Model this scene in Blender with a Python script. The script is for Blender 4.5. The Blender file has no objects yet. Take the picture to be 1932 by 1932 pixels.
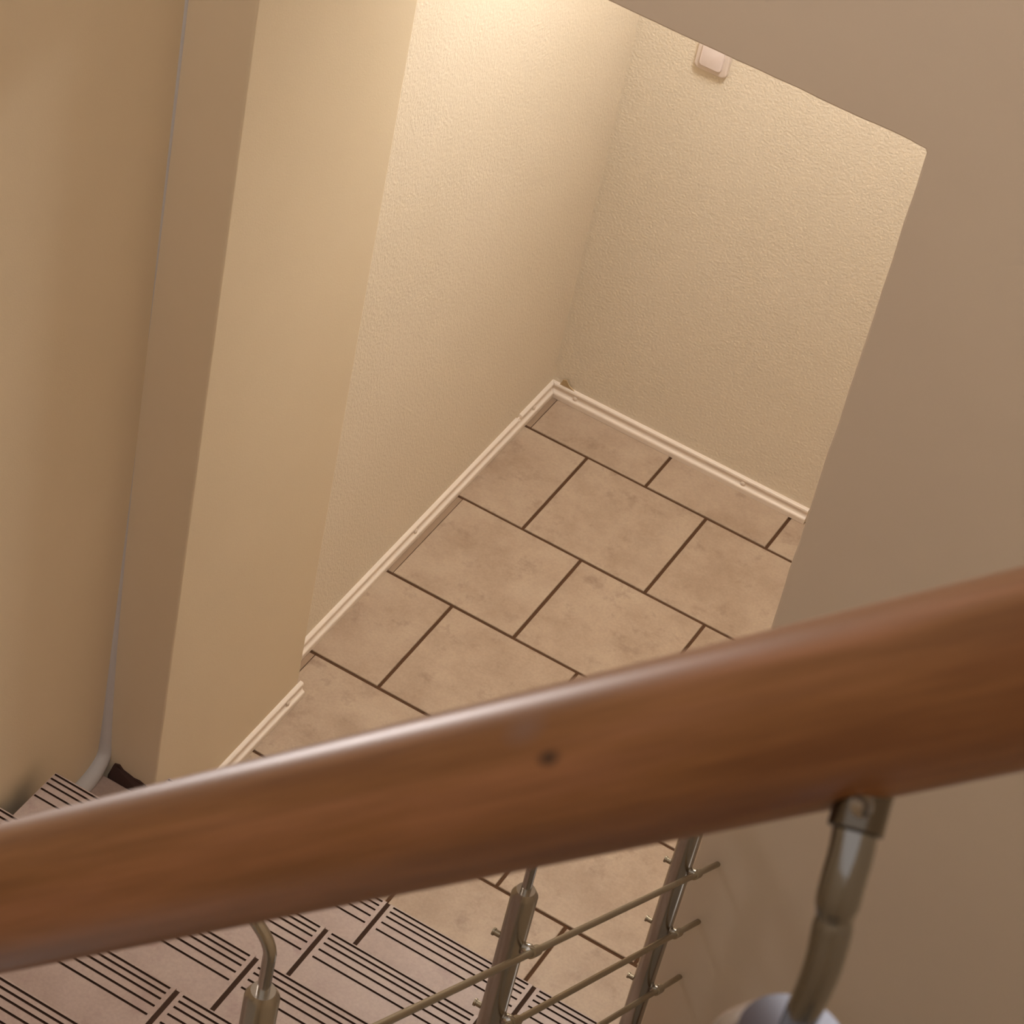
import bpy, math, random
from mathutils import Vector, Matrix

S = 0.33                      # one floor tile = 1 unit = 33 cm; coordinates below are in tiles
C = bpy.context.scene.collection
random.seed(7)

# ------------------------------------------------------------------ camera
cam_d = bpy.data.cameras.new('camera')
cam_d.sensor_width = 36.0
cam_d.lens = 36.0 * 5522.3 / 1932.0
cam_d.clip_start = 0.02
cam_d.clip_end = 100
cam_d.dof.use_dof = True
cam_d.dof.focus_distance = 6.6
cam_d.dof.aperture_fstop = 56
cam = bpy.data.objects.new('camera', cam_d)
C.objects.link(cam)
right = Vector((0.8556, 0.4893, 0.1690))
down = Vector((0.4458, -0.5304, -0.7211))
fwd = Vector((-0.2632, 0.6923, -0.6719))
M = Matrix((right, -down, -fwd)).transposed().to_4x4()
M.translation = Vector((5.8858, -15.7572, 14.0388)) * S
cam.matrix_world = M
bpy.context.scene.camera = cam

# ------------------------------------------------------------------ world, lights, exposure
world = bpy.data.worlds.new('world')
bpy.context.scene.world = world
world.use_nodes = True
bg = world.node_tree.nodes['Background']
bg.inputs[0].default_value = (1.0, 0.93, 0.88, 1)
bg.inputs[1].default_value = 1.15

STAIR_W, LOBBY_W = 50.0, 101.0

sc = bpy.context.scene
sc.view_settings.view_transform = 'Standard'
sc.view_settings.look = 'None'
sc.view_settings.exposure = 0.0
sc.view_settings.gamma = 1.0
sc.view_settings.use_curve_mapping = False

# ------------------------------------------------------------------ materials
def mat(name, col, rough=0.6, metal=0.0, spec=0.5):
    m = bpy.data.materials.new(name)
    m.use_nodes = True
    b = m.node_tree.nodes['Principled BSDF']
    b.inputs['Base Color'].default_value = (*col, 1)
    b.inputs['Roughness'].default_value = rough
    b.inputs['Metallic'].default_value = metal
    b.inputs['Specular IOR Level'].default_value = spec
    return m

def nd(m, t, **kw):
    n = m.node_tree.nodes.new(t)
    for k, v in kw.items():
        setattr(n, k, v)
    return n

def lk(m, a, b):
    m.node_tree.links.new(a, b)

def bsdf(m):
    return m.node_tree.nodes['Principled BSDF']

def ramp(m, fac, stops):
    r = nd(m, 'ShaderNodeValToRGB')
    e = r.color_ramp.elements
    while len(e) < len(stops):
        e.new(0.5)
    for el, (p, c) in zip(e, stops):
        el.position = p
        el.color = (*c, 1)
    lk(m, fac, r.inputs[0])
    return r.outputs[0]

def noise(m, scale, detail=3, rough=0.5, vec=None):
    n = nd(m, 'ShaderNodeTexNoise')
    n.inputs['Scale'].default_value = scale
    n.inputs['Detail'].default_value = detail
    n.inputs['Roughness'].default_value = rough
    if vec is not None:
        lk(m, vec, n.inputs['Vector'])
    return n.outputs['Fac']

def position(m):
    return nd(m, 'ShaderNodeNewGeometry').outputs['Position']

def mixc(m, fac, a, b, mode='MIX'):
    n = nd(m, 'ShaderNodeMix', data_type='RGBA', blend_type=mode)
    if isinstance(fac, float):
        n.inputs[0].default_value = fac
    else:
        lk(m, fac, n.inputs[0])
    for i, v in ((6, a), (7, b)):
        if isinstance(v, tuple):
            n.inputs[i].default_value = (*v, 1)
        else:
            lk(m, v, n.inputs[i])
    return n.outputs[2]

def bump(m, h, strength, dist):
    b = nd(m, 'ShaderNodeBump')
    b.inputs['Strength'].default_value = strength
    b.inputs['Distance'].default_value = dist
    lk(m, h, b.inputs['Height'])
    lk(m, b.outputs[0], bsdf(m).inputs['Normal'])

def wall_mat(name, a, b, bscale, bstr, bdist):
    m = mat(name, a, 0.75, 0, 0.25)
    p = position(m)
    c = ramp(m, noise(m, 2.2, 4, 0.6, p), [(0.35, a), (0.65, b)])
    lk(m, c, bsdf(m).inputs['Base Color'])
    bump(m, noise(m, bscale, 2, 0.5, p), bstr, bdist)
    return m

M_LOBBY = wall_mat('cream_roughcast_paint', (0.80, 0.695, 0.55), (0.82, 0.715, 0.575), 150, 0.5, 0.003)
M_WALL = wall_mat('cream_smooth_paint', (0.77, 0.64, 0.46), (0.79, 0.66, 0.48), 320, 0.2, 0.001)
M_CROSS = wall_mat('cream_paint_cool_light_tint', (0.72, 0.615, 0.50), (0.74, 0.635, 0.515), 320, 0.2, 0.001)  # same cream paint, greyed so its colour carries the cooler stairwell light
M_CEIL = mat('white_ceiling_paint', (0.85, 0.82, 0.77), 0.9)

def tile_mat(name, dark, mid, light, smudge):
    m = mat(name, mid, 0.42, 0, 0.4)
    p = position(m)
    info = nd(m, 'ShaderNodeObjectInfo').outputs['Random']
    sh = nd(m, 'ShaderNodeVectorMath', operation='ADD')
    lk(m, p, sh.inputs[0])
    k = nd(m, 'ShaderNodeVectorMath', operation='SCALE')
    k.inputs[0].default_value = (3.1, 5.7, 1.3)
    lk(m, info, k.inputs['Scale'])
    lk(m, k.outputs[0], sh.inputs[1])
    v = sh.outputs[0]
    c = ramp(m, noise(m, 9, 6, 0.62, v), [(0.30, dark), (0.52, mid), (0.72, light)])
    s = ramp(m, noise(m, 14, 5, 0.7, v), [(0.56, (0, 0, 0)), (0.78, (1, 1, 1))])
    c2 = mixc(m, s, c, smudge)
    f = ramp(m, noise(m, 160, 2, 0.6, v), [(0.3, (0.93, 0.93, 0.93)), (0.7, (1.04, 1.04, 1.04))])
    c3 = mixc(m, 1.0, c2, f, 'MULTIPLY')
    lk(m, c3, bsdf(m).inputs['Base Color'])
    bump(m, noise(m, 45, 4, 0.6, v), 0.15, 0.002)
    return m

M_TILE = tile_mat('beige_stone_tile', (0.40, 0.285, 0.20), (0.465, 0.345, 0.25), (0.515, 0.395, 0.29), (0.31, 0.21, 0.15))
M_TREAD = tile_mat('pink_beige_stair_tile', (0.40, 0.295, 0.25), (0.45, 0.34, 0.295), (0.47, 0.365, 0.31), (0.37, 0.25, 0.225))
M_GROUT = mat('dark_brown_grout', (0.105, 0.052, 0.026), 0.9, 0, 0.2)
M_STAIRGROUT = mat('dark_stair_grout', (0.055, 0.029, 0.018), 0.9, 0, 0.2)
M_GROOVE = mat('dirt_filled_groove', (0.055, 0.028, 0.018), 0.9, 0, 0.2)
M_SLIVER = mat('brown_mortar', (0.36, 0.25, 0.17), 0.9, 0, 0.2)
M_DARKSTRIP = mat('dark_brown_mortar', (0.06, 0.032, 0.026), 0.9, 0, 0.2)
M_BOARD = mat('white_skirting_paint', (0.87, 0.75, 0.64), 0.45)
M_SCREW = mat('painted_screw_head', (0.80, 0.68, 0.57), 0.4)
M_CAULK = mat('white_caulk', (0.60, 0.58, 0.58), 0.6)
M_SWITCH = mat('white_switch_plastic', (0.80, 0.68, 0.60), 0.35)
M_STEEL = mat('brushed_stainless_steel', (0.42, 0.39, 0.35), 0.22, 0.97)
M_RODST = mat('dull_steel_rod', (0.33, 0.28, 0.20), 0.42, 0.85)
M_CHROME = mat('polished_chrome', (0.17, 0.16, 0.15), 0.16, 1.0)
M_COLLAR = mat('dark_chrome_collar', (0.09, 0.075, 0.06), 0.2, 1.0)
M_SETSCREW = mat('dull_screw_steel', (0.22, 0.18, 0.14), 0.4, 0.8)
M_CAP = mat('satin_chrome', (0.42, 0.43, 0.49), 0.22, 0.95)
M_CONC = mat('grey_concrete', (0.35, 0.32, 0.28), 0.9)

def wood():
    m = mat('varnished_reddish_wood', (0.25, 0.11, 0.045), 0.37, 0, 0.36)
    tc = nd(m, 'ShaderNodeTexCoord').outputs['Object']
    mp = nd(m, 'ShaderNodeMapping')
    mp.inputs['Scale'].default_value = (42, 42, 4.5)
    lk(m, tc, mp.inputs['Vector'])
    g = noise(m, 1.0, 5, 0.6, mp.outputs[0])
    c = ramp(m, g, [(0.30, (0.115, 0.040, 0.013)), (0.50, (0.185, 0.076, 0.026)), (0.70, (0.25, 0.106, 0.050))])
    mp2 = nd(m, 'ShaderNodeMapping')
    mp2.inputs['Scale'].default_value = (240, 240, 14)
    lk(m, tc, mp2.inputs['Vector'])
    fine = ramp(m, noise(m, 1.0, 3, 0.6, mp2.outputs[0]), [(0.3, (0.86, 0.84, 0.82)), (0.7, (1.08, 1.08, 1.08))])
    c = mixc(m, 1.0, c, fine, 'MULTIPLY')
    # a small dark knot and a greyish patch of worn varnish
    for pos, rad, col, amt in KNOTS:
        mk = nd(m, 'ShaderNodeMapping')
        mk.vector_type = 'POINT'
        mk.inputs['Location'].default_value = tuple(-p / r for p, r in zip(pos, rad))
        mk.inputs['Scale'].default_value = tuple(1 / r for r in rad)
        lk(m, tc, mk.inputs['Vector'])
        ln = nd(m, 'ShaderNodeVectorMath', operation='LENGTH')
        lk(m, mk.outputs[0], ln.inputs[0])
        fac = ramp(m, ln.outputs['Value'], [(0.15, (amt, amt, amt)), (1.0, (0, 0, 0))])
        c = mixc(m, fac, c, col)
    lk(m, c, bsdf(m).inputs['Base Color'])
    return m

# ------------------------------------------------------------------ mesh helpers
def link(name, me, parent=None, mats=()):
    for m in mats:
        me.materials.append(m)
    o = bpy.data.objects.new(name, me)
    C.objects.link(o)
    if parent is not None:
        o.parent = parent
    return o

def pyobj(name, verts, faces, mats, parent=None, idx=None, smooth=False, origin=None):
    """verts in tile units; origin (tile units) becomes the object's location relative to its parent"""
    og = Vector(origin) if origin is not None else Vector((0, 0, 0))
    me = bpy.data.meshes.new(name)
    me.from_pydata([tuple((Vector(v) - og) * S) for v in verts], [], faces)
    if idx:
        for p, i in zip(me.polygons, idx):
            p.material_index = i
    if smooth:
        for p in me.polygons:
            p.use_smooth = True
    me.update()
    o = link(name, me, parent, mats if isinstance(mats, (list, tuple)) else [mats])
    o.location = og * S
    return o

def box_vf(a, b):
    x0, y0, z0 = a
    x1, y1, z1 = b
    v = [(x0, y0, z0), (x1, y0, z0), (x1, y1, z0), (x0, y1, z0), (x0, y0, z1), (x1, y0, z1), (x1, y1, z1), (x0, y1, z1)]
    f = [(0, 3, 2, 1), (4, 5, 6, 7), (0, 1, 5, 4), (1, 2, 6, 5), (2, 3, 7, 6), (3, 0, 4, 7)]
    return v, f

def box(name, a, b, m, parent=None, bevel=0.0, origin=None):
    v, f = box_vf(a, b)
    o = pyobj(name, v, f, m, parent, origin=origin)
    if bevel:
        md = o.modifiers.new('bevel', 'BEVEL')
        md.width = bevel * S
        md.segments = 3
        md.limit_method = 'ANGLE'
    return o

def chamfer_slab(name, x0, x1, y0, y1, zb, zt, ch, m, parent):
    v = []
    for (i, z) in ((0, zb), (0, zt - ch), (ch, zt)):
        v += [(x0 + i, y0 + i, z), (x1 - i, y0 + i, z), (x1 - i, y1 - i, z), (x0 + i, y1 - i, z)]
    f = [(3, 2, 1, 0), (8, 9, 10, 11)]
    for r in (0, 4):
        for k in range(4):
            f.append((r + k, r + (k + 1) % 4, r + 4 + (k + 1) % 4, r + 4 + k))
    return pyobj(name, v, f, m, parent, origin=((x0 + x1) / 2, (y0 + y1) / 2, zb))

def frames(pts):
    pts = [Vector(p) for p in pts]
    out = []
    up = None
    for i, p in enumerate(pts):
        if i == 0:
            t = pts[1] - p
        elif i == len(pts) - 1:
            t = p - pts[i - 1]
        else:
            t = (pts[i + 1] - p).normalized() + (p - pts[i - 1]).normalized()
        t.normalize()
        if up is None:
            a = Vector((0, 0, 1)) if abs(t.z) < 0.9 else Vector((1, 0, 0))
            up = (a - t * a.dot(t)).normalized()
        else:
            up = (up - t * up.dot(t)).normalized()
        out.append((p, t, up, t.cross(up)))
    return out

def tube_vf(pts, radii, n=20, base=0, caps=True):
    if not isinstance(radii, (list, tuple)):
        radii = [radii] * len(pts)
    v, f = [], []
    fr = frames(pts)
    for (p, t, u, w), r in zip(fr, radii):
        for k in range(n):
            a = 2 * math.pi * k / n
            v.append(tuple(p + (u * math.cos(a) + w * math.sin(a)) * r))
    for i in range(len(pts) - 1):
        for k in range(n):
            a, b = i * n + k, i * n + (k + 1) % n
            f.append((base + a, base + b, base + b + n, base + a + n))
    if caps:
        f.append(tuple(base + k for k in reversed(range(n))))
        f.append(tuple(base + (len(pts) - 1) * n + k for k in range(n)))
    return v, f

def tube(name, pts, radii, m, parent=None, n=20, origin=None):
    v, f = tube_vf(pts, radii, n)
    o = pyobj(name, v, f, m, parent, smooth=True, origin=origin)
    shade_auto(o)
    return o

def shade_auto(o, deg=35):
    me = o.data
    import bmesh
    bm = bmesh.new()
    bm.from_mesh(me)
    for e in bm.edges:
        if len(e.link_faces) == 2 and e.calc_face_angle() > math.radians(deg):
            e.smooth = False
    bm.to_mesh(me)
    bm.free()

def smooth_path(pts, it=2):
    pts = [Vector(p) for p in pts]
    for _ in range(it):
        q = [pts[0]]
        for a, b in zip(pts[:-1], pts[1:]):
            q += [a * 0.75 + b * 0.25, a * 0.25 + b * 0.75]
        q.append(pts[-1])
        pts = q
    return pts

def empty(name, loc, label, cat, group=None):
    o = bpy.data.objects.new(name, None)
    o.empty_display_size = 0.05
    o.location = Vector(loc) * S
    C.objects.link(o)
    o['label'] = label
    o['category'] = cat
    if group:
        o['group'] = group
    return o

def reparent(o, p):
    """keep the child where it stands: its mesh was built in world (tile) coordinates"""
    o.parent = p
    o.location = o.location - p.location
    return o

def struct(o, label=None):
    o['kind'] = 'structure'
    if label:
        o['label'] = label
    return o

# ------------------------------------------------------------------ setting: walls, floor, ceiling
ZT = 16.0
struct(box('wall_left', (-0.6, -3.9, -0.15), (-0.045, 0.35, ZT), M_LOBBY), 'cream roughcast left wall of the landing beyond the pier')
struct(box('wall_far', (-0.6, 0.045, -0.15), (6.3, 0.40, ZT), M_LOBBY), 'cream roughcast end wall of the landing with the light switch')
struct(box('wall_pier', (-0.6, -5.49, -0.15), (0.145, -3.775, ZT), M_WALL, bevel=0.012), 'cream wall pier jutting out beside the lowest steps')
struct(box('wall_stair_left', (-0.65, -20.0, -0.15), (-0.245, -5.40, ZT), M_WALL), 'cream wall along the left side of the stairs')
struct(box('wall_stair_right', (8.6, -20.0, -0.15), (8.9, -4.1, ZT), M_WALL), 'cream wall along the right side of the stairwell')
struct(box('wall_back', (-0.65, -20.3, -0.35), (8.9, -20.0, ZT), M_WALL), 'unseen cream wall added at the back of the stairwell')  # unseen, added so world light enters only from above
struct(box('wall_right', (6.0, -4.3, -0.15), (6.3, 0.1, ZT), M_LOBBY), 'cream wall closing the landing on the right')

# cross wall with the opening: jamb and lintel edges are hand-plastered, slightly uneven
def cross_wall():
    y0, y1 = -4.95, -4.15
    jx, lz = 3.312, 6.742
    rnd = random.Random(3)
    out = []
    n = 34
    for i in range(n + 1):
        z = -0.15 + (lz - 0.02 + 0.15) * i / n
        out.append((jx + rnd.uniform(-0.004, 0.004), z))
    out.append((jx - 0.012, lz - 0.004))
    for i in range(1, n + 1):
        x = jx - 0.02 - (jx + 0.3) * i / n
        out.append((x, lz + rnd.uniform(-0.003, 0.003)))
    inner = out
    outer = [(8.6, -0.15), (8.6, ZT), (out[-1][0], ZT)]
    v, f = [], []
    # front and back as strips between the opening outline and offsets, so the faces stay clean
    ne = len(inner)
    rim = []
    for i, (x, z) in enumerate(inner):
        if i <= n:
            rim.append((jx + 0.25, z))
        elif i == n + 1:
            rim.append((jx + 0.25, lz + 0.25))
        else:
            rim.append((x, lz + 0.25))
    bev = 0.012
    # rows: edge back, edge front (rounded), face rim
    rows = []
    for (x, z), (rx, rz) in zip(inner, rim):
        dx, dz = (rx - x), (rz - z)
        L = math.hypot(dx, dz) or 1
        ux, uz = dx / L, dz / L
        rows.append([(x, y1, z), (x, y0 + bev, z), (x + ux * bev * .3, y0 + bev * .3, z + uz * bev * .3), (x + ux * bev, y0, z + uz * bev), (rx, y0, rz), (rx, y1, rz)])
    w = len(rows[0])
    for r in rows:
        v += r
    for i in range(ne - 1):
        for k in range(w - 1):
            a = i * w + k
            f.append((a, a + 1, a + w + 1, a + w))
        f.append((i * w + 5, i * w + 0, (i + 1) * w + 0, (i + 1) * w + 5))
    def addbox(a, b):
        bv, bf = box_vf(a, b)
        o = len(v)
        v.extend(bv)
        f.extend([tuple(o + q for q in p) for p in bf])
    addbox((jx + 0.25, y0, -0.15), (8.6, y1, lz + 0.25))
    addbox((out[-1][0], y0, lz + 0.25), (8.6, y1, ZT))
    return pyobj('wall_cross', v, f, M_CROSS)
struct(cross_wall(), 'cream wall in front, tinted for cooler light, with the opening edge down to the stairs')

struct(box('ceiling', (-0.1, -4.2, 7.25), (6.1, 0.1, 7.5), M_CEIL), 'white ceiling over the landing')

floor = struct(box('floor', (-0.3, -5.60, -0.20), (6.05, 0.10, -0.011), M_GROUT), 'beige stone tile floor of the landing with dark brown joints')
E0, T, A1, J = 0.531, 0.9845, 0.4115, 0.012
ylines = [0.04, -A1] + [-A1 - T * k for k in range(1, 6)]
for r in range(6):
    yt, yb = ylines[r], ylines[r + 1]
    yb = max(yb, -5.45)
    if r % 2 == 1:
        xs = [-0.044] + [E0 + k for k in range(6)]
    else:
        xs = [-0.044, 0.040] + [1.018 + k for k in range(5)]
    for x0, x1 in zip(xs[:-1], xs[1:]):
        if r >= 3 and x1 < 0.14 and r > 3:
            pass
        dz = random.uniform(-0.002, 0.002)
        if x1 - x0 < 0.2:       # narrow cut strips along the skirting
            chamfer_slab('tile_strip', x0, x1 - 0.001, yb + J, yt - J, -0.02, -0.004, 0.002, M_SLIVER, floor)
        else:
            chamfer_slab('tile', x0 + (0.004 if 0 < x0 < 0.1 else J if x0 > 0 else 0.0), x1 - J, yb + J, yt - J, -0.05, dz, 0.004, M_TILE, floor)

# ------------------------------------------------------------------ skirting boards
PROF = [(0.045, 0.0), (0.046, 0.030), (0.0455, 0.040), (0.042, 0.047), (0.036, 0.051), (0.029, 0.055), (0.024, 0.062), (0.0215, 0.071),
        (0.0205, 0.080), (0.0215, 0.088), (0.0255, 0.093), (0.028, 0.099), (0.0285, 0.108), (0.025, 0.117), (0.016, 0.123), (0.0, 0.125)]

def skirting(name, stations, m, label, chip=None):
    """stations: list of functions (d, z) -> world point, in order along the wall"""
    v, f = [], []
    n = len(PROF) + 1
    for si, st in enumerate(stations):
        for d, z in PROF:
            if chip and chip[0] <= si <= chip[1] and z > 0.08:
                d = min(d, 0.012)
                z = min(z, 0.100)
            v.append(st(d, z))
        v.append(st(0.0, 0.0))
    for i in range(len(stations) - 1):
        for k in range(n):
            a, b = i * n + k, i * n + (k + 1) % n
            f.append((a, b, b + n, a + n))
    f.append(tuple(range(n)))
    f.append(tuple((len(stations) - 1) * n + k for k in reversed(range(n))))
    o = pyobj(name, v, f, m)
    return struct(o, label)

bb_far = skirting('baseboard_far',
                  [lambda d, z, : (-0.045 + d + 0.0015, 0.045 - d, z), lambda d, z: (2.128, 0.045 - d, z)],
                  M_BOARD, 'white grooved skirting board under the light switch wall')
def lst(y):
    return lambda d, z: (-0.045 + d, y, z)
ys = [None, -0.47, -0.475, -0.515, -0.52, -1.5, -2.6, -3.80]
bb_left = skirting('baseboard_left',
                   [(lambda d, z: (-0.045 + d, 0.045 - d - 0.0015, z))] + [lst(y) for y in ys[1:]],
                   M_BOARD, 'white grooved skirting board along the left landing wall', chip=(2, 3))
bb_pier = skirting('baseboard_pier',
                   [lambda d, z: (0.145 + d, -3.745, z), lambda d, z: (0.145 + d, -5.30, z)],
                   M_BOARD, 'white grooved skirting board on the pier with its cut end showing')
def screw(p, n, parent):
    p, n = Vector(p), Vector(n)
    o = tube('screw', [p, p + n * 0.008, p + n * 0.012], [0.019, 0.018, 0.010], M_SCREW, parent, 16, origin=p)
screw((0.172, 0.022, 0.072), (0, -1, 0.15), bb_far)
screw((1.598, 0.022, 0.072), (0, -1, 0.15), bb_far)
screw((-0.022, -0.275, 0.072), (1, 0, 0.15), bb_left)
screw((-0.022, -1.985, 0.072), (1, 0, 0.15), bb_left)
screw((0.168, -3.925, 0.072), (1, 0, 0.15), bb_pier)
# curled flake of filler sticking up behind the far skirting
fl = [(0.02, 0.030, 0.118), (0.045, 0.020, 0.185), (0.075, 0.008, 0.205), (0.10, 0.022, 0.155), (0.155, 0.030, 0.118), (0.09, 0.036, 0.118)]
v = fl + [(x, y + 0.008, z) for x, y, z in fl]
k = len(fl)
pyobj('filler_flake', v, [tuple(range(k)), tuple(reversed(range(k, 2 * k)))] + [(i, i + k, (i + 1) % k + k, (i + 1) % k) for i in range(k)],
      mat('dry_filler', (0.62, 0.47, 0.28), 0.8), bb_far)

# ------------------------------------------------------------------ staircase
YN, RUN, RISE = -5.330, 0.829, 0.591
X0, X1 = -0.132, 3.52
NST = 8
stairs = empty('staircase', (1.7, YN, 0), 'pinkish beige tiled staircase with dark grooved nosings going down to the landing', 'staircase')
GRO = (0.021, 0.059, 0.101, 0.155, 0.218)
GW, GD = 0.0068, 0.010

def tread_tile(x0, x1, yf, depth, zt, ml, mr):
    th = 0.04
    v, f, idx = [], [], []
    def quad(a, b, c, d, i=0):
        n = len(v)
        v.extend((a, b, c, d))
        f.append((n, n + 1, n + 2, n + 3))
        idx.append(i)
    zb = zt - th
    ch = 0.008
    yb = yf - depth
    # y cells from front to back
    cells = [(yf - ch, None)]
    edges = [yf - ch]
    kinds = []
    for g in GRO:
        edges += [yf - g + GW, yf - g - GW]
        kinds += ['p', 'g']
    edges.append(yb)
    kinds.append('p')
    xa, xb = x0 + ml, x1 - mr
    for (ya, yc), kd in zip(zip(edges[:-1], edges[1:]), kinds):
        if kd == 'p':
            quad((x0, yc, zt), (x1, yc, zt), (x1, ya, zt), (x0, ya, zt))
        else:
            zg = zt - GD
            quad((x0, yc, zt), (xa, yc, zt), (xa, ya, zt), (x0, ya, zt))
            quad((xb, yc, zt), (x1, yc, zt), (x1, ya, zt), (xb, ya, zt))
            quad((xa, yc, zg), (xb, yc, zg), (xb, ya, zg), (xa, ya, zg), 1)
            quad((xa, yc, zt), (xb, yc, zt), (xb, yc, zg), (xa, yc, zg), 1)
            quad((xa, ya, zg), (xb, ya, zg), (xb, ya, zt), (xa, ya, zt), 1)
            quad((xa, ya, zt), (xa, yc, zt), (xa, yc, zg), (xa, ya, zg), 1)
            quad((xb, yc, zt), (xb, ya, zt), (xb, ya, zg), (xb, yc, zg), 1)
    # nose chamfer, front, back, sides, bottom
    quad((x0, yf - ch, zt), (x1, yf - ch, zt), (x1, yf, zt - ch), (x0, yf, zt - ch))
    quad((x0, yf, zt - ch), (x1, yf, zt - ch), (x1, yf, zb), (x0, yf, zb))
    quad((x1, yb, zt), (x0, yb, zt), (x0, yb, zb), (x1, yb, zb))
    quad((x0, yb, zt), (x0, yf, zt), (x0, yf, zb), (x0, yb, zb))
    quad((x1, yf, zt), (x1, yb, zt), (x1, yb, zb), (x1, yf, zb))
    quad((x0, yf, zb), (x1, yf, zb), (x1, yb, zb), (x0, yb, zb))
    o = pyobj('tread_tile', v, f, [M_TREAD, M_GROOVE], None, idx, origin=((x0 + x1) / 2, yf, zb))
    return reparent(o, stairs)

joints = [0.722, 1.731, 2.739]
# stair body: a sawtooth prism, slightly below and behind the tiles
yend = YN - 0.03 - NST * RUN
def stair_body(xa, xb, yfirst):
    prof = [(yfirst, -0.1)]
    for k in range(1, NST + 1):
        yf = yfirst if k == 1 else YN - 0.03 - (k - 1) * RUN
        yn = YN - 0.03 - k * RUN
        prof += [(yf, RISE * k - 0.016), (yn, RISE * k - 0.016)]
    prof += [(yend, -0.1)]
    n = len(prof)
    v = [(xa, y, z) for y, z in prof] + [(xb, y, z) for y, z in prof]
    f = [tuple(range(n)), tuple(reversed(range(n, 2 * n)))] + [(i, i + n, (i + 1) % n + n, (i + 1) % n) for i in range(n)]
    reparent(pyobj('stair_body', v, f, M_STAIRGROUT), stairs)
# the body stands clear of the pier: its first step is set back beside it
stair_body(0.150, X1 - 0.01, YN - 0.03)
stair_body(X0 + 0.01, 0.150, -5.56)
for k in range(1, NST + 1):
    yf = YN - (k - 1) * RUN
    zt = RISE * k
    xl = X0 if k > 1 else 0.150
    xs = [xl] + joints + [X1]
    for i, (a, b) in enumerate(zip(xs[:-1], xs[1:])):
        tread_tile(a + (0.014 if i else 0), b - (0.014 if i < len(xs) - 2 else 0), yf, RUN + 0.02, zt,
                   0.024 if i else 0.004, 0.024 if i < len(xs) - 2 else 0.004)
    # grout filling the joints between the tread tiles right up to the nosing
    for x in joints:
        o = box('joint_grout', (x - 0.0138, yf - RUN, zt - 0.039), (x + 0.0138, yf - 0.004, zt - 0.010), M_STAIRGROUT, origin=(x, yf - RUN / 2, zt - 0.039))
        reparent(o, stairs)
    # riser tiles below each nosing
    for i, (a, b) in enumerate(zip(xs[:-1], xs[1:])):
        o = chamfer_slab('riser_tile', a + (0.012 if i else 0), b - (0.012 if i < len(xs) - 2 else 0), yf - 0.05, yf - 0.012, zt - RISE + 0.002, zt - 0.042, 0.003, M_TREAD, None)
        reparent(o, stairs)
# the lowest tread runs on into the recess behind the pier
o = chamfer_slab('tread_end_tile', -0.243, 0.140, YN - RUN - 0.03, -5.562, 0.551, 0.589, 0.004, M_TREAD, None)
reparent(o, stairs)
# ragged dark mortar strip at the foot of the pier
rag = [(-0.150, 0.600), (-0.145, 0.655), (-0.110, 0.668), (-0.080, 0.640), (-0.04, 0.632), (0.0, 0.622), (0.04, 0.628), (0.09, 0.612), (0.145, 0.606), (0.145, 0.56), (-0.150, 0.56)]
k = len(rag)
v = [(x, -5.552 if z < 0.60 or z == 0.600 else -5.505, z) for x, z in rag] + [(x, -5.489, z) for x, z in rag]
o = pyobj('mortar_strip', v, [tuple(range(k)), tuple(reversed(range(k, 2 * k)))] + [(i, i + k, (i + 1) % k + k, (i + 1) % k) for i in range(k)], M_DARKSTRIP)
reparent(o, stairs)
# top landing of this flight
top = box('upper_landing_slab', (X0, yend - 5.0, RISE * NST - 0.5), (X1, yend - 0.02, RISE * NST - 0.02), M_CONC)
reparent(top, stairs)

# bead of white caulk in the corner behind the pier, bending along the foot of the wall
path = smooth_path([(-0.252, -5.484, 7.5), (-0.256, -5.484, 5.0), (-0.268, -5.482, 3.7), (-0.268, -5.480, 2.5), (-0.256, -5.480, 1.45), (-0.236, -5.482, 0.80), (-0.225, -5.500, 0.68), (-0.215, -5.62, 0.605), (-0.210, -5.80, 0.592)], 2)
rad = []
for p in path:
    t = max(0.0, min(1.0, (p.z - 0.6) / 3.0))
    rad.append(0.056 - 0.034 * t ** 0.6)
cb = tube('caulk_bead', path, rad, M_CAULK, None, 14)
cb['label'] = 'whitish caulk bead down the corner behind the wall pier'
cb['category'] = 'caulk'

# ------------------------------------------------------------------ light switch
sw = empty('light_switch', (0.545, 0.045, 3.205), 'white square rocker light switch on the far landing wall', 'light switch')
def rounded_plate(name, xc, zc, w, h, r, y0, y1, ch, m, parent):
    pts = []
    for cx, cz, a0 in ((1, 1, 0), (-1, 1, 90), (-1, -1, 180), (1, -1, 270)):
        for i in range(7):
            a = math.radians(a0 + 15 * i)
            pts.append((cx * (w / 2 - r) + r * math.cos(a), cz * (h / 2 - r) + r * math.sin(a)))
    n = len(pts)
    v = []
    for y, s in ((y0, 1.0), (y1 + ch, 1.0), (y1 + ch * .3, 1 - ch * .5 / w), (y1, 1 - ch * 2 / w)):
        v += [(xc + x * s, y, zc + z * s) for x, z in pts]
    f = [tuple(range(n)), tuple(reversed(range(3 * n, 4 * n)))]
    for L in range(3):
        for i in range(n):
            f.append((L * n + i, L * n + n + i, L * n + n + (i + 1) % n, L * n + (i + 1) % n))
    o = pyobj(name, v, f, m, None, smooth=True)
    shade_auto(o, 50)
    return reparent(o, parent)
rounded_plate('switch_plate', 0.545, 3.335, 0.245, 0.245, 0.035, 0.046, 0.012, 0.012, M_SWITCH, sw)
rounded_plate('rocker', 0.545, 3.345, 0.165, 0.175, 0.022, 0.014, -0.008, 0.006, mat('white_rocker_plastic', (0.84, 0.72, 0.68), 0.3), sw)

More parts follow.
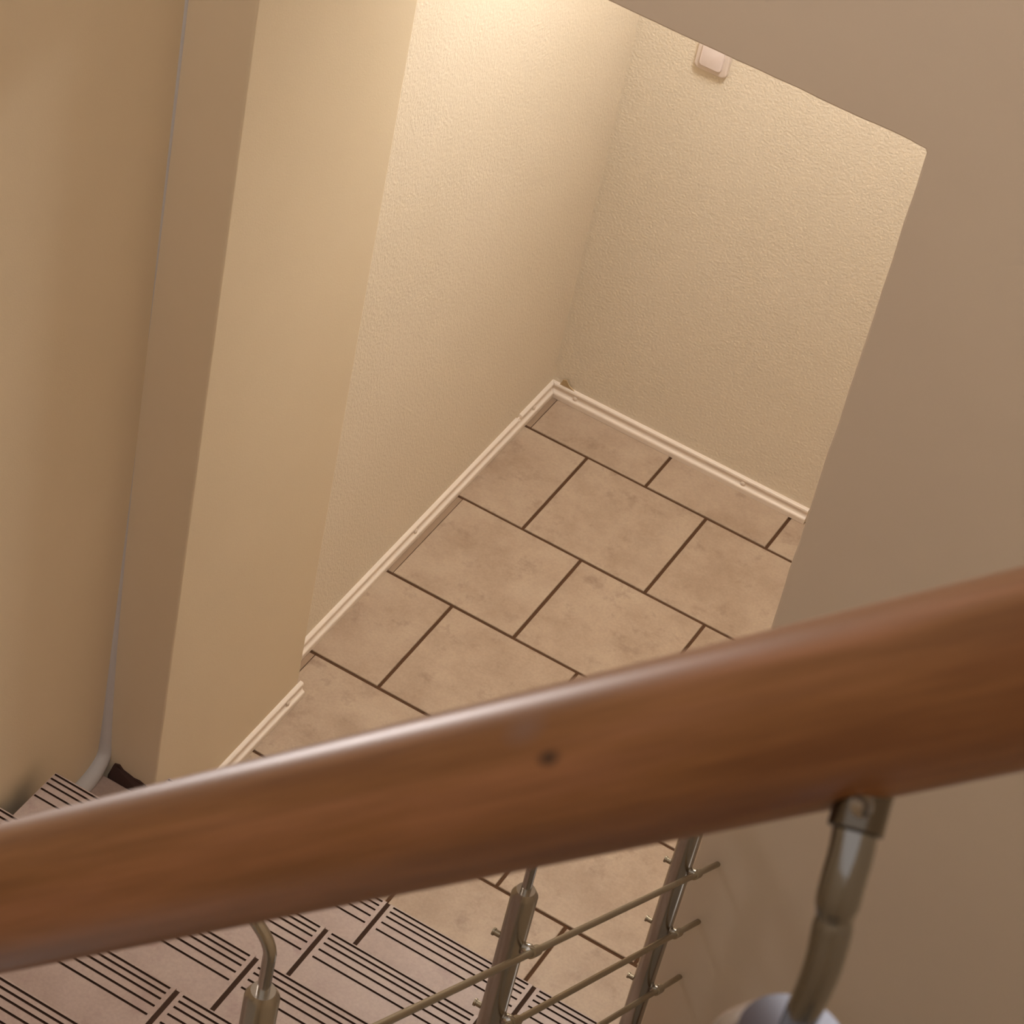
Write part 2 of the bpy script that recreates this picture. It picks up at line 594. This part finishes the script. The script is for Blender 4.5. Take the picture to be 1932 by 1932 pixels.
# ------------------------------------------------------------------ lower stair railing
RX = 3.35
posts = [(3.372, -10.367, 6.355), (3.35, -7.8790, 4.4252), (3.362, -5.397, 2.55)]
rail = empty('lower_stair_railing', (RX, -5.348, RISE), 'steel post and rod railing beside the tiled steps, seen under the big handrail', 'railing')
def R_(o):
    return reparent(o, rail)
zA = lambda y: 2.165 - 0.752 * (y + 5.35)
OFF, HH = 0.23, 0.50
for (PX, y, zt) in posts:
    k = int((YN - y) / RUN) + 1
    zb = RISE * k
    r = 0.060
    post = R_(tube('post', [(PX, y, zb), (PX, y, zb + 0.001), (PX, y, zt - 0.035), (PX, y, zt)], [r, r, r, r * 0.70], M_STEEL, None, 28, origin=(PX, y, zb)))
    flange = tube('base_flange', [(PX, y, zb), (PX, y, zb + 0.02)], [0.074, 0.074], M_RODST, None, 28, origin=(PX, y, zb))
    flange.parent = post
    flange.location = (0, 0, 0)
    p = smooth_path([(PX, y, zt - 0.02), (PX, y, zt + 0.12), (PX, y, zt + 0.235), (PX - 0.10, y, zt + 0.335), (RX - OFF + 0.02, y, zt + HH - 0.07)], 2)
    o = tube('bracket_pin', p, 0.0225, M_STEEL, None, 16, origin=(PX, y, zb))
    o.parent = post
    o.location = (0, 0, 0)
    for j in range(4):
        z = zA(y) - 0.51 * j
        if z - 0.03 < zb + 0.03:
            continue
        q = tube('clip_screw', [(PX - 0.098, y, z), (PX - 0.088, y, z), (PX - 0.0879, y, z), (PX + 0.07, y, z)], [0.019, 0.019, 0.015, 0.015], M_RODST, None, 12, origin=(PX, y, zb))
        q.parent = post
        q.location = (0, 0, 0)
        dy, dz = 0.7993, -0.6010
        c = tube('rod_clip', [(RX + 0.1, y - dy * 0.025, z - dz * 0.025), (RX + 0.1, y + dy * 0.085, z + dz * 0.085)], [0.026, 0.026], M_RODST, None, 14, origin=(PX, y, zb))
        c.parent = post
        c.location = (0, 0, 0)
        c2 = tube('clip_ring', [(PX + 0.045, y, z), (PX + 0.06, y, z), (PX + 0.085, y, z), (RX + 0.108, y, z)], [0.020, 0.031, 0.034, 0.024], M_STEEL, None, 16, origin=(PX, y, zb))
        c2.parent = post
        c2.location = (0, 0, 0)
for j in range(4):
    ya, yb = -10.55, -4.955
    R_(tube('rod', [(RX + 0.1, ya, zA(ya) - 0.51 * j), (RX + 0.1, yb, zA(yb) - 0.51 * j)], 0.0165, M_RODST, None, 14))

KNOTS = []
def railing_line(y):
    return 4.4252 - 0.762 * (y + 7.8775)

# ------------------------------------------------------------------ near handrail
AX = Vector((5.3899, -14.2789, 12.3552))
AD = Vector((0.697, 0.0348, 0.7162)).normalized()
RR = 0.0225 / 0.33
t0, t1 = -1.6, 1.6
rot = AD.to_track_quat('Z', 'Y')
def local(p):          # tile-unit world point -> local metres on the handrail
    return rot.inverted() @ ((Vector(p) - AX) * S)
kp = local((5.41606, -14.32916, 12.44346))
kq = local((5.38507, -14.30878, 12.43672))
KNOTS = [(tuple(kp), (0.0030, 0.0030, 0.0052), (0.035, 0.016, 0.010), 0.9),
         (tuple(kq), (0.006, 0.006, 0.009), (0.16, 0.085, 0.060), 0.7)]
M_WOOD = wood()

up = empty('upper_stair_railing', tuple(AX + AD * 0.0), 'thick brown wooden handrail on a chrome bracket crossing close in front', 'handrail')
me_v, me_f = [], []
N = 64
rings = 24
for i in range(rings + 1):
    z = (t0 + (t1 - t0) * i / rings) * S
    for k in range(N):
        a = 2 * math.pi * k / N
        me_v.append((RR * S * math.cos(a), RR * S * math.sin(a), z))
for i in range(rings):
    for k in range(N):
        a, b = i * N + k, i * N + (k + 1) % N
        me_f.append((a, b, b + N, a + N))
me_f.append(tuple(reversed(range(N))))
me_f.append(tuple(rings * N + k for k in range(N)))
me = bpy.data.meshes.new('handrail')
me.from_pydata(me_v, [], me_f)
for p in me.polygons:
    p.use_smooth = len(p.vertices) == 4
hr = link('handrail', me, up, [M_WOOD])
hr.rotation_mode = 'QUATERNION'
hr.rotation_quaternion = rot

def U_(o):
    return reparent(o, up)
# bracket below the handrail
b0 = AX + AD * 0.33
pts = [(5.6372, -14.300, 12.545), (5.6524, -14.3298, 12.5201), (5.6588, -14.3526, 12.4941), (5.6640, -14.3600, 12.4690), (5.6715, -14.3751, 12.4362), (5.6699, -14.383, 12.384), (5.6699, -14.384, 12.33)]
pp = smooth_path(pts, 2)
kz = 12.4760
def pin_r(z):
    base = 0.0166 if z > kz else 0.0128 + 0.0026 * max(0, (z - 12.38) / (kz - 12.38))
    return base - 0.0022 * math.exp(-((z - kz) / 0.006) ** 2)
fine = []
for a_, b_ in zip(pp[:-1], pp[1:]):
    fine += [a_, a_ * 0.67 + b_ * 0.33, a_ * 0.33 + b_ * 0.67]
fine.append(pp[-1])
U_(tube('bracket_pin', fine, [pin_r(p.z) for p in fine], M_CHROME, None, 24))
# flange under the rail
fp = Vector((5.6470, -14.3180, 12.5330))
fd = (Vector((5.6372, -14.285, 12.560)) - fp).normalized()
U_(tube('flange', [fp - fd * 0.012, fp - fd * 0.010, fp + fd * 0.004, fp + fd * 0.03], [0.014, 0.0205, 0.0205, 0.0205], M_COLLAR, None, 24))
toc = (Vector((5.8858, -15.7572, 14.0388)) - fp)
toc = (toc - fd * toc.dot(fd)).normalized()
sp = fp + fd * 0.006 + toc * 0.019
U_(tube('set_screw', [sp, sp + toc * 0.004, sp + toc * 0.0041, sp + toc * 0.002], [0.0085, 0.0085, 0.005, 0.004], M_SETSCREW, None, 16))
px, py, pz = 5.6705, -14.386, 12.365
U_(tube('post', [(px, py, 9.0), (px, py, 9.01), (px, py, pz - 0.035), (px, py, pz)], [0.06, 0.06, 0.06, 0.041], M_CAP, None, 40))

# lower handrail carried by the bent pins
q = [(RX - OFF, y, railing_line(y) + HH) for y in (-10.62, -5.02)]
A = Vector(q[0]); B = Vector(q[1])
ax = (B - A).normalized()
o = tube('handrail', [A - ax * 0.02, A, A + ax * 0.001, B, B + ax * 0.02], [0.05, 0.066, 0.068, 0.068, 0.05], M_WOOD, None, 40)
R_(o)

# ------------------------------------------------------------------ upper landing under the near railing
struct(box('floor_stairwell', (3.53, -20.0, -0.35), (8.6, -5.62, -0.15), M_CONC), 'unseen floor added at the foot of the stairwell')  # unseen slab added to keep world sheen off the handrail's underside
struct(box('floor_upper', (5.2, -18.5, 8.6), (8.6, -14.25, 9.0), M_CONC), 'upper landing slab')

# ------------------------------------------------------------------ ceiling lamp of the landing
LX, LY = 1.5, -1.55
lamp = empty('ceiling_lamp', (LX, LY, 7.25), 'round white ceiling lamp over the landing', 'lamp')
reparent(tube('lamp_base', [(LX, LY, 7.25), (LX, LY, 7.20)], [0.42, 0.42], M_CEIL, None, 32), lamp)
def glow(name, col, strength):
    m = mat(name, (0.9, 0.88, 0.85), 0.4)
    bsdf(m).inputs['Emission Color'].default_value = (*col, 1)
    bsdf(m).inputs['Emission Strength'].default_value = strength
    return m
reparent(tube('lamp_shade', [(LX, LY, 7.20), (LX, LY, 7.10), (LX, LY, 7.03), (LX, LY, 6.99)], [0.40, 0.38, 0.28, 0.05], glow('landing_lamp_glass', (1.0, 0.98, 0.94), LOBBY_W), None, 32), lamp)

# ------------------------------------------------------------------ wall lamp of the stairwell
WX, WY, WZ = -0.245, -9.45, 10.15
wl = empty('wall_lamp', (WX, WY, WZ), 'round white glass wall lamp high over the stairs', 'lamp')
reparent(tube('lamp_base', [(WX, WY, WZ), (WX + 0.06, WY, WZ)], [0.50, 0.50], M_CEIL, None, 32), wl)
reparent(tube('lamp_shade', [(WX + 0.06, WY, WZ), (WX + 0.16, WY, WZ), (WX + 0.27, WY, WZ), (WX + 0.33, WY, WZ), (WX + 0.35, WY, WZ)], [0.40, 0.385, 0.30, 0.17, 0.03], glow('stairwell_lamp_glass', (1.0, 0.93, 0.92), STAIR_W), None, 32), wl)
